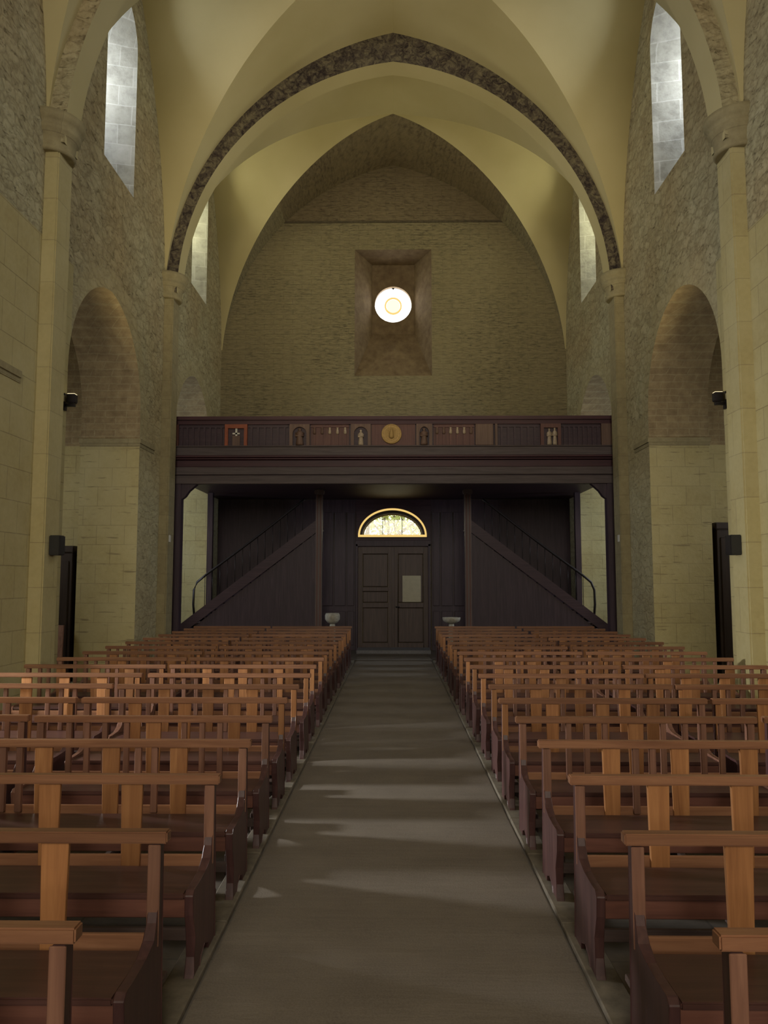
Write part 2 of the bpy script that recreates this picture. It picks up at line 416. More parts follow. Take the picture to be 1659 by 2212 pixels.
def holed_wall(mb, outer, holes, to, d0, d1, mi_front=0, mi_rev=1, mi_win=None):
    """outer: polygon; holes: list of (front outline, back outline)"""
    for d, idx in ((d0, 0), (d1, 1)):
        loops = [outer] + [h[idx] for h in holes]
        flat = [p for l in loops for p in l]
        vs = [mb.bm.verts.new(to(u, v, d)) for u, v in flat]
        for t in tessellate_polygon([[Vector((u, v, 0)) for u, v in l] for l in loops]):
            try:
                f = mb.bm.faces.new([vs[i] for i in t]); f.material_index = mi_front
            except ValueError: pass
    for a, b in holes:
        n = len(a); mr = mi_rev if a is b or mi_win is None else mi_win
        va = [mb.bm.verts.new(to(u, v, d0)) for u, v in a]; vb = [mb.bm.verts.new(to(u, v, d1)) for u, v in b]
        for i in range(n):
            j = (i+1) % n
            f = mb.bm.faces.new((va[i], va[j], vb[j], vb[i])); f.material_index = mr

def raw_build(mb, name, mats):
    me = bpy.data.meshes.new(name); mb.bm.to_mesh(me); mb.bm.free()
    for m in mats: me.materials.append(m)
    o = bpy.data.objects.new(name, me); COL.objects.link(o); return o

# ------------------------------------------------------------------ shell
fl = MB().box(-AISLE-0.5, AISLE+0.5, Y0-1, YE+1.2, -0.3, 0.0).build('floor', M['floor']); tag(fl, kind='structure')

WIN_C = [b + 0.20 for b in BAYS]
def nave_wall(sx, name):
    mb = MB()
    outer = [(Y0-0.5, 0.0), (YE+1.0, 0.0), (YE+1.0, ZT), (Y0-0.5, ZT)]
    holes = []
    for b, w in zip(BAYS, WIN_C):
        if b - 1.8 < Y0: continue
        o = opening(b, 1.73, 0.0 + 0.002, 5.25, 1.85)
        holes.append((o, o))
        f = opening(w, 0.77, 9.35, 12.25, 0.80, 12)
        bk = opening(w, 0.50, 10.0, 11.9, 0.52, 12)
        holes.append((f, bk))
    holed_wall(mb, outer, holes, lambda u, v, d: (sx*d, u, v), HW, HW+WT, mi_win=2)
    for (u0, v0), (u1, v1) in (((Y0-0.5, ZT), (YE+1.0, ZT)),):
        pass
    return tag(raw_build(mb, name, [M['wall'], M['jamb'], M['revealstone']]), kind='structure')
nave_wall(-1, 'wall_left'); nave_wall(1, 'wall_right')

# end wall: deep splayed niche with the round window, doorway below
def circ(cx, cz, r, n=40): return [(cx + r*math.cos(2*PI*i/n), cz + r*math.sin(2*PI*i/n)) for i in range(n)]
OC, OR_ = 10.38, 0.56
mb = MB()
outer = [(-HW-WT, 0), (HW+WT, 0), (HW+WT, ZT), (-HW-WT, ZT)]
niche_f = [(-1.13, 7.9), (1.13, 7.9), (1.13, 11.70), (-1.13, 11.70)]
door_f = [(-1.0, 0.002), (0.95, 0.002), (0.95, 3.2), (-1.0, 3.2)]
lun = lambda rx, rz, z0=3.24, cx=-0.03, n=24: [(cx + rx*math.cos(PI*i/n), z0 + rz*math.sin(PI*i/n)) for i in range(n+1)]
lun_f = lun(0.93, 0.72)
vsl = [outer, niche_f, lun_f]
flat = [p for l in vsl for p in l]
vs = [mb.bm.verts.new((u, YE, v)) for u, v in flat]
for t in tessellate_polygon([[Vector((u, v, 0)) for u, v in l] for l in vsl]):
    try: mb.bm.faces.new([vs[i] for i in t])
    except ValueError: pass
# niche: outer frame -> small inner frame -> plate with the round hole
def strip(a, b, da, db, mi):
    va = [mb.bm.verts.new((u, da, v)) for u, v in a]; vb = [mb.bm.verts.new((u, db, v)) for u, v in b]
    for i in range(len(a)):
        j = (i+1) % len(a)
        f = mb.bm.faces.new((va[i], va[j], vb[j], vb[i])); f.material_index = mi
n1 = [(-0.64, 9.45), (0.64, 9.45), (0.64, 11.62), (-0.64, 11.62)]
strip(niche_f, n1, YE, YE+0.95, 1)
c1 = circ(0, OC, OR_)
loops = [n1, c1]; flat = [p for l in loops for p in l]
vs = [mb.bm.verts.new((u, YE+0.95, v)) for u, v in flat]
for t in tessellate_polygon([[Vector((u, v, 0)) for u, v in l] for l in loops]):
    f = mb.bm.faces.new([vs[i] for i in t]); f.material_index = 1
strip(c1, c1, YE+0.95, YE+1.15, 1)
lun_big = [(-0.03 + 1.15*math.cos(PI*i/24), 3.24 + 2.35*math.sin(PI*i/24)) for i in range(25)]
strip(lun_f, lun_f, YE, YE+0.42, 1); strip(lun_f, lun_big, YE+0.42, YE+1.2, 1)
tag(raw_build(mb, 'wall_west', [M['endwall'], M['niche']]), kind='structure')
# outer skin behind the end wall so that no daylight leaks round it
mb = MB()
outer = [(-AISLE-0.5, 0), (AISLE+0.5, 0), (AISLE+0.5, ZT+0.2), (-AISLE-0.5, ZT+0.2)]
holed_wall(mb, outer, [(circ(0, OC, OR_+0.06), circ(0, OC, OR_+0.06)), (lun_big, lun_big)], lambda u, v, d: (u, d, v), YE+1.2, YE+1.35)
tag(raw_build(mb, 'wall_west_outer', [M['endwall'], M['endwall']]), kind='structure')
# east wall behind the camera, aisle walls, roof
tag(MB().box(-AISLE-0.5, AISLE+0.5, Y0-1.0, Y0-0.5, 0, ZT).build('wall_east', M['rubble']), kind='structure')
for sx, nm in ((-1, 'wall_aisle_left'), (1, 'wall_aisle_right')):
    a, b = sorted((sx*AISLE, sx*(AISLE+0.5)))
    tag(MB().box(a, b, Y0-0.5, YE+1.2, 0, 9).build(nm, M['rubble']), kind='structure')
    a, b = sorted((sx*(HW+WT-0.02), sx*(AISLE+0.2)))
    tag(MB().box(a, b, Y0-0.5, YE+1.2, 7.6, 7.9).build('ceiling_aisle_' + ('left' if sx < 0 else 'right'), M['plaster']), kind='structure')
    # cross walls of the aisle behind the arcade piers
    for py in PIERS[2:]:
        mbx = MB().box(*sorted((sx*(HW+WT-0.01), sx*(AISLE+0.1))), py-0.85 if py > 12 else py-0.3, py+0.4, 0, 7.7)
        tag(mbx.build('wall_cross', M['jamb']), kind='structure')
tag(MB().box(-HW-WT-0.3, HW+WT+0.3, Y0-1, YE+1.35, ZT, ZT+0.3).build('ceiling_roof', M['rubble']), kind='structure')  # unseen slab added over the vaults to block the sky

# ------------------------------------------------------------------ groin vaults
def vault(y0, y1, last=False):
    yc, b, h = (y0+y1)/2, (y1-y0)/2, ZA - ZV
    eT = (h*h - HW*HW)/(2*HW); RT = HW + eT
    eL = (h*h - b*b)/(2*b); RL = b + eL
    N = 36
    zs = [h*math.sin(PI/2*i/N) for i in range(N+1)]
    X = [max(0, math.sqrt(max(0, RT*RT - z*z)) - eT) for z in zs]
    Y = [max(0, math.sqrt(max(0, RL*RL - z*z)) - eL) for z in zs]
    mb = MB(); K = 10
    for sy in (-1, 1):
        for sx in (-1, 1):
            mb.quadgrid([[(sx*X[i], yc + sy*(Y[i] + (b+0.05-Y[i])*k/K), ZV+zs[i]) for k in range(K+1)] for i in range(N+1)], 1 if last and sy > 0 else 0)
            mb.quadgrid([[(sx*(X[i] + (HW+0.05-X[i])*k/K), yc + sy*Y[i], ZV+zs[i]) for k in range(K+1)] for i in range(N+1)])
    return mb
AW = 0.235
edges = [Y0] + PIERS + [YE + 0.02]
for i in range(len(edges)-1):
    y0 = edges[i] + (AW if i > 0 else 0); y1 = edges[i+1] - (AW if i < len(edges)-2 else 0)
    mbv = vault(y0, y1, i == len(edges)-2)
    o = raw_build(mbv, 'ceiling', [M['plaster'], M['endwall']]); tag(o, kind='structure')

# transverse arches, pilasters, capitals, imposts
PP = 0.20
for py in PIERS:
    a = HW - 0.27
    inn = arch_pts(0, a, 8.28, 5.33, 28)
    mb = MB()
    y0, y1 = py-AW, py+AW
    out = [(HW+0.05, Z0), (HW+0.05, ZT), (-HW-0.05, ZT), (-HW-0.05, Z0)]
    n = len(inn)
    for yy in (y0, y1):
        vi = [mb.bm.verts.new((u, yy, v)) for u, v in inn]
        # outer loop: radial offset that stays under the roof
        vo = [mb.bm.verts.new((u*1.28, yy, min(ZT, v + 0.2 + 1.3*max(0.0, (v-8.28)/5.33)))) for u, v in inn]
        for i in range(n-1):
            mb.bm.faces.new((vi[i], vi[i+1], vo[i+1], vo[i]))
    va = [mb.bm.verts.new((u, y0, v)) for u, v in inn]; vb = [mb.bm.verts.new((u, y1, v)) for u, v in inn]
    for i in range(n-1):
        f = mb.bm.faces.new((va[i], va[i+1], vb[i+1], vb[i])); f.material_index = 1; f.smooth = True
    tag(raw_build(mb, 'beam', [M['arch'] if py > 12 else M['rubble'], M['plaster']]), kind='structure')
    for sx in (-1, 1):
        p = MB().box(*sorted((sx*(HW-PP), sx*(HW+0.02))), y0, y1, 0, Z0-0.36)
        tag(p.bevel(0.02, 2).build('pillar', M['ashlar'] if py < 12 else M['pilaster']), kind='structure')
        # half-round moulded capital
        pf = [(0.31, -0.46), (0.34, -0.44), (0.34, -0.40), (0.32, -0.38), (0.34, -0.22), (0.40, -0.16), (0.41, -0.10), (0.38, -0.08), (0.43, -0.03), (0.46, 0.02), (0.46, 0.10), (0.0, 0.10)]
        MBc = MB().lathe(pf, (sx*(HW+0.02), py, Z0), 32)
        tag(MBc.build('trim_capital', M['pilaster']), kind='structure')
for sx in (-1, 1):
    for b in BAYS[2:]:
        for yj, d in ((b-1.73, -1), (b+1.73, 1)):
            m_ = MB()
            for z0, z1, pr in ((4.60, 4.67, 0.012), (4.67, 4.76, 0.032)):
                ya, yb = sorted((yj - d*pr, yj + d*0.9))
                m_.box(*sorted((sx*(HW-pr), sx*(HW+WT+pr))), ya, yb, z0, z1)
            tag(m_.build('trim_impost', M['pilaster']), kind='structure')
tag(MB().box(-HW, HW, YE-0.035, YE+0.05, 12.52, 12.575).build('trim_1', M['bark']), kind='structure')

# ------------------------------------------------------------------ clerestory windows
wn = 0
for sx in (-1, 1):
    for w in WIN_C[2:]:
        wn += 1
        r = empty('window_%d' % wn, (sx*(HW+WT), w, 10.0)); tag(r, kind='structure')
        prof = [(y-w, z-10.0) for y, z in opening(w, 0.56, 9.95, 11.9, 0.58, 10)]
        MB().prism(prof, lambda u, v, d: (d, u, v), sx*0.0 + 0.02*sx, 0.05*sx).build('pane', M['pane_blue'], r)
        f = MB()
        for zz in (0.45, 0.95, 1.45, 1.95): f.box(*sorted((-0.03*sx, 0.0)), -0.5, 0.5, zz-0.015, zz+0.015)
        f.box(*sorted((-0.03*sx, 0.0)), -0.015, 0.015, 0, 2.4)
        f.build('leading', M['iron'], r)

# round window
r = empty('window_rose', (0, YE+1.08, OC)); tag(r, kind='structure')
MB().prism(circ(0, 0, OR_+0.02), lambda u, v, d: (u, d, v), 0.03, 0.06).build('pane', M['pane'], r)
mb = MB()
ro, ri, N = 0.27, 0.215, 36
pts = lambda rad: [(rad*math.cos(2*PI*i/N), rad*1.02*math.sin(2*PI*i/N)) for i in range(N)]
vo = [mb.bm.verts.new((u, 0.0, v)) for u, v in pts(ro)]; vi = [mb.bm.verts.new((u, 0.0, v)) for u, v in pts(ri)]
vo2 = [mb.bm.verts.new((u, 0.03, v)) for u, v in pts(ro)]; vi2 = [mb.bm.verts.new((u, 0.03, v)) for u, v in pts(ri)]
for i in range(N):
    j = (i+1) % N
    mb.bm.faces.new((vo[i], vo[j], vi[j], vi[i])); mb.bm.faces.new((vo2[i], vo2[j], vo[j], vo[i])); mb.bm.faces.new((vi2[i], vi2[j], vi[j], vi[i]))
mb.build('amber_ring', M['pane_amber'], r)
MB().prism(circ(0, 0, 0.21, 32), lambda u, v, d: (u, d, v), 0.012, 0.029).build('centre_pane', M['pane_white'], r)
MB().lathe([(OR_, -0.02), (OR_+0.05, -0.02), (OR_+0.05, 0.05), (OR_, 0.05), (OR_, -0.02)], n=40, axis='y', caps=False).build('frame', M['iron'], r)
MB().prism([(-0.07, OR_+0.03), (0.0, OR_-0.06), (0.07, OR_+0.03)], lambda u, v, d: (u, d, v), -0.02, 0.02).build('cusp', M['iron'], r)

# ------------------------------------------------------------------ runner, mat, kerbs, pew platforms
rn = MB()
rows = []
NY = 150
for i in range(NY+1):
    y = 0.4 + (21.05 - 0.4) * i / NY
    rows.append([(x, y, 0.012 + 0.003*math.sin(y*7.3 + x*1.1) + 0.002*math.sin(y*17.0)) for x in (-0.93, -0.5, 0, 0.5, 0.93)])
rn.quadgrid(rows)
rn.box(-0.93, 0.93, 0.4, 21.05, 0.0, 0.006)
run = rn.build('carpet_runner', M['carpet'])
tag(run, 'worn taupe carpet runner down the middle aisle to the door', 'carpet')
tag(MB().box(-1.0, 1.0, 21.05, 22.0, 0.0, 0.10).bevel(0.01).build('doorstep', M['mat_']), 'low grey step in front of the panelled door', 'step')
for sx, nm in ((-1, 'trim_2'), (1, 'trim_3')):
    k = MB(); y = 0.5; rr = random.Random(3)
    while y < 18.6:
        L = rr.uniform(0.8, 1.3)
        k.box(*sorted((sx*0.945, sx*1.10)), y, y+L-0.012, 0, 0.035); y += L
    tag(k.bevel(0.006).build(nm, M['kerb']), kind='structure')

# ------------------------------------------------------------------ pews
def chain(fn, pts): return [fn(*p) for p in pts]
def make_pew(L, style, sx, far=False):
    """origin at the aisle end of the back, on the floor; length runs to sx; the seat faces -y"""
    root = empty('pew')
    X = lambda a: sx*a
    bx = lambda mb, a, b, *r: mb.box(*sorted((X(a), X(b))), *r)
    bx(MB(), -0.03, L+0.03, -0.032, 0.030, 0.852, 0.900).bevel(0.006, 2).build('top_rail', M['rail'], root)
    # pew ends: slim back post that sweeps forward below the seat
    prof = [(0.055, 0.0), (0.04, 0.25), (0.03, 0.5), (0.027, 0.848), (-0.027, 0.848), (-0.028, 0.60), (-0.045, 0.54), (-0.09, 0.49), (-0.17, 0.455),
            (-0.30, 0.447), (-0.40, 0.447), (-0.425, 0.425), (-0.415, 0.33), (-0.385, 0.22), (-0.375, 0.12), (-0.40, 0.05), (-0.43, 0.0), (-0.30, 0.0), (-0.255, 0.07), (-0.18, 0.10), (-0.10, 0.07), (-0.07, 0.0)]
    for a in (0.0, L-0.045):
        MB().prism(prof, lambda u, v, d: (X(a+d), u, v), 0.0, 0.045).bevel(0.004).build('pew_end', M['endp'] if a == 0 else M['post'], root)
    for a in (0.0, L-0.045):
        bx(MB(), a-0.004, a+0.049, -0.034, -0.024, 0.44, 0.848).bevel(0.003).build('post', M['slat'] if far and a == 0 else M['post'], root)
    st = MB()
    bx(st, 0.045, L-0.045, -0.425, -0.05, 0.408, 0.436); st.bevel(0.006, 2).build('seat', M['seat'], root)
    bx(MB(), 0.045, L-0.045, -0.405, -0.383, 0.315, 0.407).bevel(0.004).build('seat_apron', M['apron'], root)
    bx(MB(), 0.045, L-0.045, 0.014, 0.036, 0.40, 0.47).bevel(0.004).build('back_rail', M['rail'], root)
    kn = MB(); bx(kn, 0.05, L-0.05, 0.14, 0.31, 0.155, 0.185)
    for q in (0.10, L/2, L-0.14): bx(kn, q, q+0.04, 0.02, 0.29, 0.02, 0.155)
    kn.bevel(0.004).build('kneeler', M['plat'], root)
    bx(MB(), 0.045, L-0.045, -0.23, -0.20, 0.13, 0.19).bevel(0.004).build('stretcher', M['plat'], root)
    def slat(c, w, taper):
        t0, b0 = w/2, w/2*taper
        mb = MB(); yb, yf = 0.012, -0.012
        xs = sorted((X(c-t0), X(c+t0))); xb = sorted((X(c-b0), X(c+b0)))
        mb.hexa([(xb[0], yf, 0.40), (xb[1], yf, 0.40), (xb[1], yb, 0.40), (xb[0], yb, 0.40), (xs[0], yf, 0.85), (xs[1], yf, 0.85), (xs[1], yb, 0.85), (xs[0], yb, 0.85)])
        mb.bevel(0.003).build('slat', M['slat'], root)
    def thin(c):
        mb = MB(); bx(mb, c-0.021, c+0.021, -0.016, 0.016, 0.43, 0.85); mb.bevel(0.003).build('spindle', M['post'], root)
    n = max(1, round(L / 0.43))
    for i in range(1, n):
        c = L*i/n
        if style == 0: slat(c, 0.118, 0.84)
        elif style == 1:
            slat(c, 0.118, 0.84)
            if i % 2: thin(c+0.16); thin(c+0.27)
        else:
            if i % 2 == 0: slat(c, 0.118, 0.84)
            else: thin(c-0.07); thin(c+0.07)
            thin(c+0.21)
    return root

ORD = ['front', 'second', 'third', 'fourth', 'fifth', 'sixth', 'seventh', 'eighth', 'ninth', 'tenth', 'eleventh', 'twelfth', 'thirteenth', 'fourteenth', 'fifteenth', 'sixteenth', 'seventeenth', 'last']
protos = {}
NROW = 18
for k in range(NROW):
    y = 2.47 + 0.931*k
    for sx, sd in ((-1, 'left'), (1, 'right')):
        for part in ('inner', 'outer'):
            if part == 'outer' and k < 3: continue
            if part == 'inner': a, L = 0.985, 1.80
            else: a, L = 2.89, 1.74
            style = (0 if k < 3 else (1, 2, 0)[(k + (part == 'outer')) % 3])
            far = k >= 5; key = (part, sx, style, far)
            if key not in protos:
                o = protos[key] = make_pew(L, style, sx, far)
            else:
                o = copy_tree(protos[key])
            jig = random.Random(k*7 + (sx+1)*31 + (part == 'outer')*101)
            o.location = (sx*(a + jig.uniform(-0.015, 0.015)), y + jig.uniform(-0.02, 0.02), 0.0)
            o.rotation_euler = (0, 0, jig.uniform(-0.006, 0.006))
            row = ORD[k] + ' row' + ('' if k in (0, NROW-1) else ' from the front')
            if part == 'inner':
                lb = 'slat-backed wooden pew beside the carpet, %s, on the %s' % (row, sd)
                gp = 'pews along the %s of the carpet' % sd
            else:
                lb = 'slat-backed wooden pew by the stone arcade, %s, on the %s' % (row, sd)
                gp = 'pews by the %s arcade' % sd
            tag(o, lb, 'pew', gp)

# ------------------------------------------------------------------ organ gallery
YG = 17.3
g = empty('gallery', (0, YG, 0))
tag(g, 'dark wooden gallery spanning the nave with carved parapet and gold medallion', 'gallery')
GX = 5.0
B = lambda mb, x0, x1, y0, y1, z0, z1: mb.box(x0, x1, y0, y1, z0, z1)
MB().box(-GX, GX, 0.0, YE-YG-0.02, 4.28, 4.50).build('gallery_floor', M['dark'], g)
MB().box(-GX-0.0, GX+0.0, -0.09, 0.10, 5.56, 5.645).bevel(0.012, 2).build('handrail', M['maroon'], g)
MB().box(-GX, GX, -0.03, 0.03, 5.47, 5.56).build('upper_rail', M['maroon'], g)
MB().box(-GX, GX, 0.035, 0.06, 4.9, 5.5).build('parapet_back', M['dark'], g)
lr = MB().box(-GX, GX, -0.06, 0.05, 4.955, 4.985).box(-GX, GX, -0.035, 0.05, 4.76, 4.955); lr.bevel(0.008).build('lower_rail', M['greybeam'], g)
cn = MB(); cn.box(-GX-0.02, GX+0.02, -0.16, 0.05, 4.70, 4.745); cn.box(-GX-0.02, GX+0.02, -0.10, 0.05, 4.66, 4.70); cn.box(-GX, GX, -0.02, 0.05, 4.50, 4.66)
cn.bevel(0.01).build('cornice', M['maroon'], g)
MB().box(-GX, GX, -0.05, 0.14, 4.325, 4.50).bevel(0.008).build('beam', M['greybeam'], g)
MB().box(-GX, GX, -0.025, 0.14, 4.12, 4.31).bevel(0.008).build('lower_beam', M['greybeam'], g)
# parapet bays, from left to right (metres from the middle)
P2X = lambda px: (px - 849) / 97.1
def slat_panel(x0, x1, n, m):
    mb = MB().box(x0, x1, 0.02, 0.036, 4.985, 5.47)
    mb.box(x0, x1, -0.012, 0.02, 5.40, 5.425)
    f = mb.build('slatted_panel', M[m], g)
    b = MB()
    for i in range(n):
        c = x0 + (x1-x0)*(i+0.5)/n; b.box(c-0.022, c+0.022, -0.012, 0.022, 4.985, 5.40)
    b.build('slats', M['dark'] if m != 'redpanel' else M['redpanel'], f)
def niche(x0, x1, m, fig=None, arch=True):
    w = (x1-x0)/2; c = (x0+x1)/2
    mb = MB()
    zt = 5.25 if arch else 5.38
    mb.box(x0, x0+0.07, -0.045, 0.034, 4.985, zt); mb.box(x1-0.07, x1, -0.045, 0.034, 4.985, zt)
    if arch:
        pr = [(c+w, 5.47), (c-w, 5.47), (c-w, 5.25)] + [(c - (w-0.07)*math.cos(PI*i/10), 5.25 + 0.16*math.sin(PI*i/10)) for i in range(11)] + [(c+w, 5.25)]
        mb.prism(pr, lambda u, v, d: (u, d, v), -0.045, 0.0)
    else:
        mb.box(x0, x1, -0.045, 0.034, 5.38, 5.47)
    n_ = mb.build('niche', M[m], g)
    MB().box(x0+0.07, x1-0.07, 0.02, 0.03, 4.985, 5.40).build('niche_back', M['dark'], n_)
    return n_
def figure(parent, c, h, m, z=4.99, r=0.05):
    pf = [(r*0.95, 0), (r*1.0, 0.12*h), (r*0.75, 0.45*h), (r*0.95, 0.70*h), (r*0.62, 0.80*h), (r*0.28, 0.84*h), (r*0.46, 0.90*h), (r*0.46, 0.95*h), (r*0.12, h)]
    o = MB().lathe(pf, (c, -0.005, z), 12)
    o.tube([(c-r*0.9, -0.01, z+0.72*h), (c-r*0.9, -0.04, z+0.52*h), (c, -0.055, z+0.55*h)], r*0.28, 6)
    o.tube([(c+r*0.9, -0.01, z+0.72*h), (c+r*0.9, -0.04, z+0.52*h), (c, -0.055, z+0.55*h)], r*0.28, 6)
    o.build('carved_figure', M[m], parent)
MB().box(-GX, P2X(378), -0.03, 0.035, 4.985, 5.47).build('end_panel', M['redpanel'], g)
slat_panel(P2X(379), P2X(478), 8, 'dark')
nq = niche(P2X(480), P2X(529), 'orange', arch=False)
cb = MB(); cx = P2X(504); cb.box(cx-0.012, cx+0.03, -0.02, 0.02, 5.21, 5.40); cb.box(cx-0.075, cx+0.085, -0.02, 0.02, 5.245, 5.28); cb.build('white_cross', M['white'], nq)
MB().box(cx-0.08, cx+0.09, -0.01, 0.02, 4.99, 5.22).build('plinth', M['brown'], nq)
slat_panel(P2X(531), P2X(618), 6, 'dark')
n_ = niche(P2X(622), P2X(666), 'brown'); figure(n_, P2X(644), 0.40, 'brown', r=0.09)
slat_panel(P2X(668), P2X(752), 5, 'redpanel')
n_ = niche(P2X(756), P2X(800), 'brown'); figure(n_, P2X(778), 0.36, 'figure', r=0.06)
MB().box(P2X(801), P2X(897), 0.0, 0.034, 4.985, 5.47).build('medallion_panel', M['redpanel'], g)
md = MB().lathe([(0.0, -0.05), (0.15, -0.055), (0.19, -0.03), (0.205, -0.055), (0.225, -0.05), (0.23, 0.0)], (P2X(845), 0, 5.245), 36, axis='y').build('gold_medallion', M['gold'], g)
MB().lathe([(0.02, 0), (0.06, 0.03), (0.045, 0.11), (0.05, 0.16), (0.025, 0.19), (0.03, 0.22), (0.0, 0.25)], (P2X(845), -0.055, 5.13), 10).build('relief_figure', M['gold'], md)
n_ = niche(P2X(899), P2X(934), 'brown'); figure(n_, P2X(916), 0.40, 'brown', r=0.08)
slat_panel(P2X(937), P2X(1026), 6, 'redpanel')
for c0, c1, n in ((668, 752, 5), (937, 1026, 6)):
    for i in range(n):
        c = P2X(c0 + (c1-c0)*(i+0.5)/n)
        MB().lathe([(0.012, 0), (0.035, 0.02), (0.03, 0.09), (0.02, 0.12), (0.03, 0.15)], (c+0.0, -0.02, 5.24), 8).build('turned_drop', M['figure'] if 1 < i < 5 else M['brown'], g)
MB().box(P2X(1028), P2X(1067), -0.045, 0.034, 4.985, 5.47).bevel(0.01).build('pilaster', M['brown'], g)
MB().box(P2X(1071), P2X(1076), -0.03, 0.034, 4.985, 5.47).build('stile', M['brown'], g)
slat_panel(P2X(1078), P2X(1165), 6, 'dark')
n_ = niche(P2X(1170), P2X(1214), 'redpanel', arch=False); figure(n_, P2X(1189), 0.38, 'figure', r=0.055); figure(n_, P2X(1201), 0.40, 'figure', r=0.05)
slat_panel(P2X(1217), P2X(1300), 8, 'dark')
MB().box(P2X(1302), GX, -0.04, 0.035, 4.985, 5.47).build('end_panel', M['brown'], g)
# corner posts with brackets, inner posts, plinths
for sx in (-1, 1):
    p = MB().box(*sorted((sx*4.76, sx*5.0)), -0.02, 0.22, 0.34, 4.12).bevel(0.015, 2).build('post', M['darkv'], g)
    MB().box(*sorted((sx*4.70, sx*5.0)), -0.07, 0.28, 0.0, 0.34).bevel(0.02).build('plinth', M['darkv'], p)
    br = [(4.76, 4.12), (4.76, 3.78), (4.68, 3.84), (4.60, 3.96), (4.50, 4.05), (4.42, 4.12)]
    MB().prism([(sx*u, v) for u, v in br], lambda u, v, d: (u, d, v), 0.02, 0.18).build('bracket', M['darkv'], p)
    c = MB(); cxp = sx*1.895
    c.box(cxp-0.085, cxp+0.085, 2.42, 2.59, 0.30, 4.16); c.box(cxp-0.115, cxp+0.115, 2.38, 2.63, 0.0, 0.30); c.box(cxp-0.12, cxp+0.12, 2.38, 2.63, 4.16, 4.28)
    c.bevel(0.02, 2)
    q = c.build('column', M['colw'], g)
    for dx in (-0.04, 0.04): MB().box(cxp+dx-0.014, cxp+dx+0.014, 2.408, 2.43, 0.32, 4.14).build('moulding', M['redpanel'], q)

# ------------------------------------------------------------------ porch panelling and the door
pw = empty('wall_panelling', (0, YE, 0)); tag(pw, kind='structure')
for sx in (-1, 1):
    mb = MB().box(*sorted((sx*1.07, sx*2.05)), -0.08, -0.001, 0.0, 4.27)
    for a, b in ((1.12, 1.30), (1.36, 1.66), (1.72, 2.0)):
        mb.box(*sorted((sx*a, sx*b)), -0.11, -0.07, 0.15, 1.1); mb.box(*sorted((sx*a, sx*b)), -0.11, -0.07, 1.25, 3.9)
    mb.bevel(0.008).build('side_panel', M['darkv'], pw)
top = [(-1.07, 3.22), (-1.07, 4.27), (1.07, 4.27), (1.07, 3.22)]
mb = MB()
lo = lun(0.99, 0.79, 3.22)
lo = [(u, v) for u, v in lun(1.0, 0.80, 3.19)]
loops = [[(-1.07, 3.0), (1.07, 3.0), (1.07, 4.27), (-1.07, 4.27)], lo]
flat = [p for l in loops for p in l]
for yy in (-0.08, -0.001):
    vs = [mb.bm.verts.new((u, yy, v)) for u, v in flat]
    for t in tessellate_polygon([[Vector((u, v, 0)) for u, v in l] for l in loops]): mb.bm.faces.new([vs[i] for i in t])
me_o = mb.build('over_door_panel', M['dark'], pw)
for sx in (-1, 1):
    # dark boarding on the end wall under the gallery
    MB().box(*sorted((sx*2.05, sx*(HW-0.01))), -0.045, -0.001, 0.0, 4.27).build('boarding', M['darkv'], pw)

d = empty('door_1', (0, YE-0.03, 0)); tag(d, kind='structure')
MB().box(-1.07, -1.01, -0.09, 0.02, 0.0, 3.0).box(0.98, 1.05, -0.09, 0.02, 0.0, 3.0).box(-1.07, 1.05, -0.09, 0.02, 2.93, 3.1).bevel(0.008).build('door_frame', M['darkv'], d)
dw = M['door'] = mat_wood('door_wood', (0.062, 0.040, 0.036), (0.085, 0.055, 0.048), (0.115, 0.078, 0.066), 0.5, 2)
for nm, x0, x1 in (('left', -1.01, -0.02), ('right', -0.005, 0.98)):
    lf = empty('door_leaf', (0, 0, 0)); lf.parent = d
    fr = MB()
    sL, sR = x0+0.13, x1-0.13
    for a, b in ((x0, sL), (sR, x1)): fr.box(a, b, -0.05, 0.0, 0.02, 2.92)
    for a, b in ((0.02, 0.22), (1.20, 1.34), (1.66, 1.78), (2.72, 2.92)):
        if nm == 'right' and a == 1.66: continue
        fr.box(sL, sR, -0.05, 0.0, a, b)
    fr.bevel(0.008).build('leaf_frame', dw, lf)
    for a, b in (((0.22, 1.20), (1.34, 1.66), (1.78, 2.72)) if nm == 'left' else ((0.22, 1.20), (1.34, 2.72))):
        MB().box(sL+0.012, sR-0.012, -0.030, -0.005, a+0.012, b-0.012).bevel(0.012).build('leaf_panel', dw, lf)
hd = MB().tube([(0.07, -0.05, 1.22), (0.07, -0.11, 1.22), (0.17, -0.11, 1.22)], 0.014, 8).build('handle', M['iron'], d)
MB().box(-0.04, 0.02, -0.07, -0.048, 0.02, 2.92).bevel(0.006).build('cover_strip', dw, d)
nt = MB(); nt.box(0.255, 0.775, -0.010, -0.004, 1.36, 2.10)
nto = nt.build('notice', M['paper'], None, (0, YE-0.03-0.050, 0)); tag(nto, 'blank pale paper notice fixed to the right leaf of the door', 'notice')

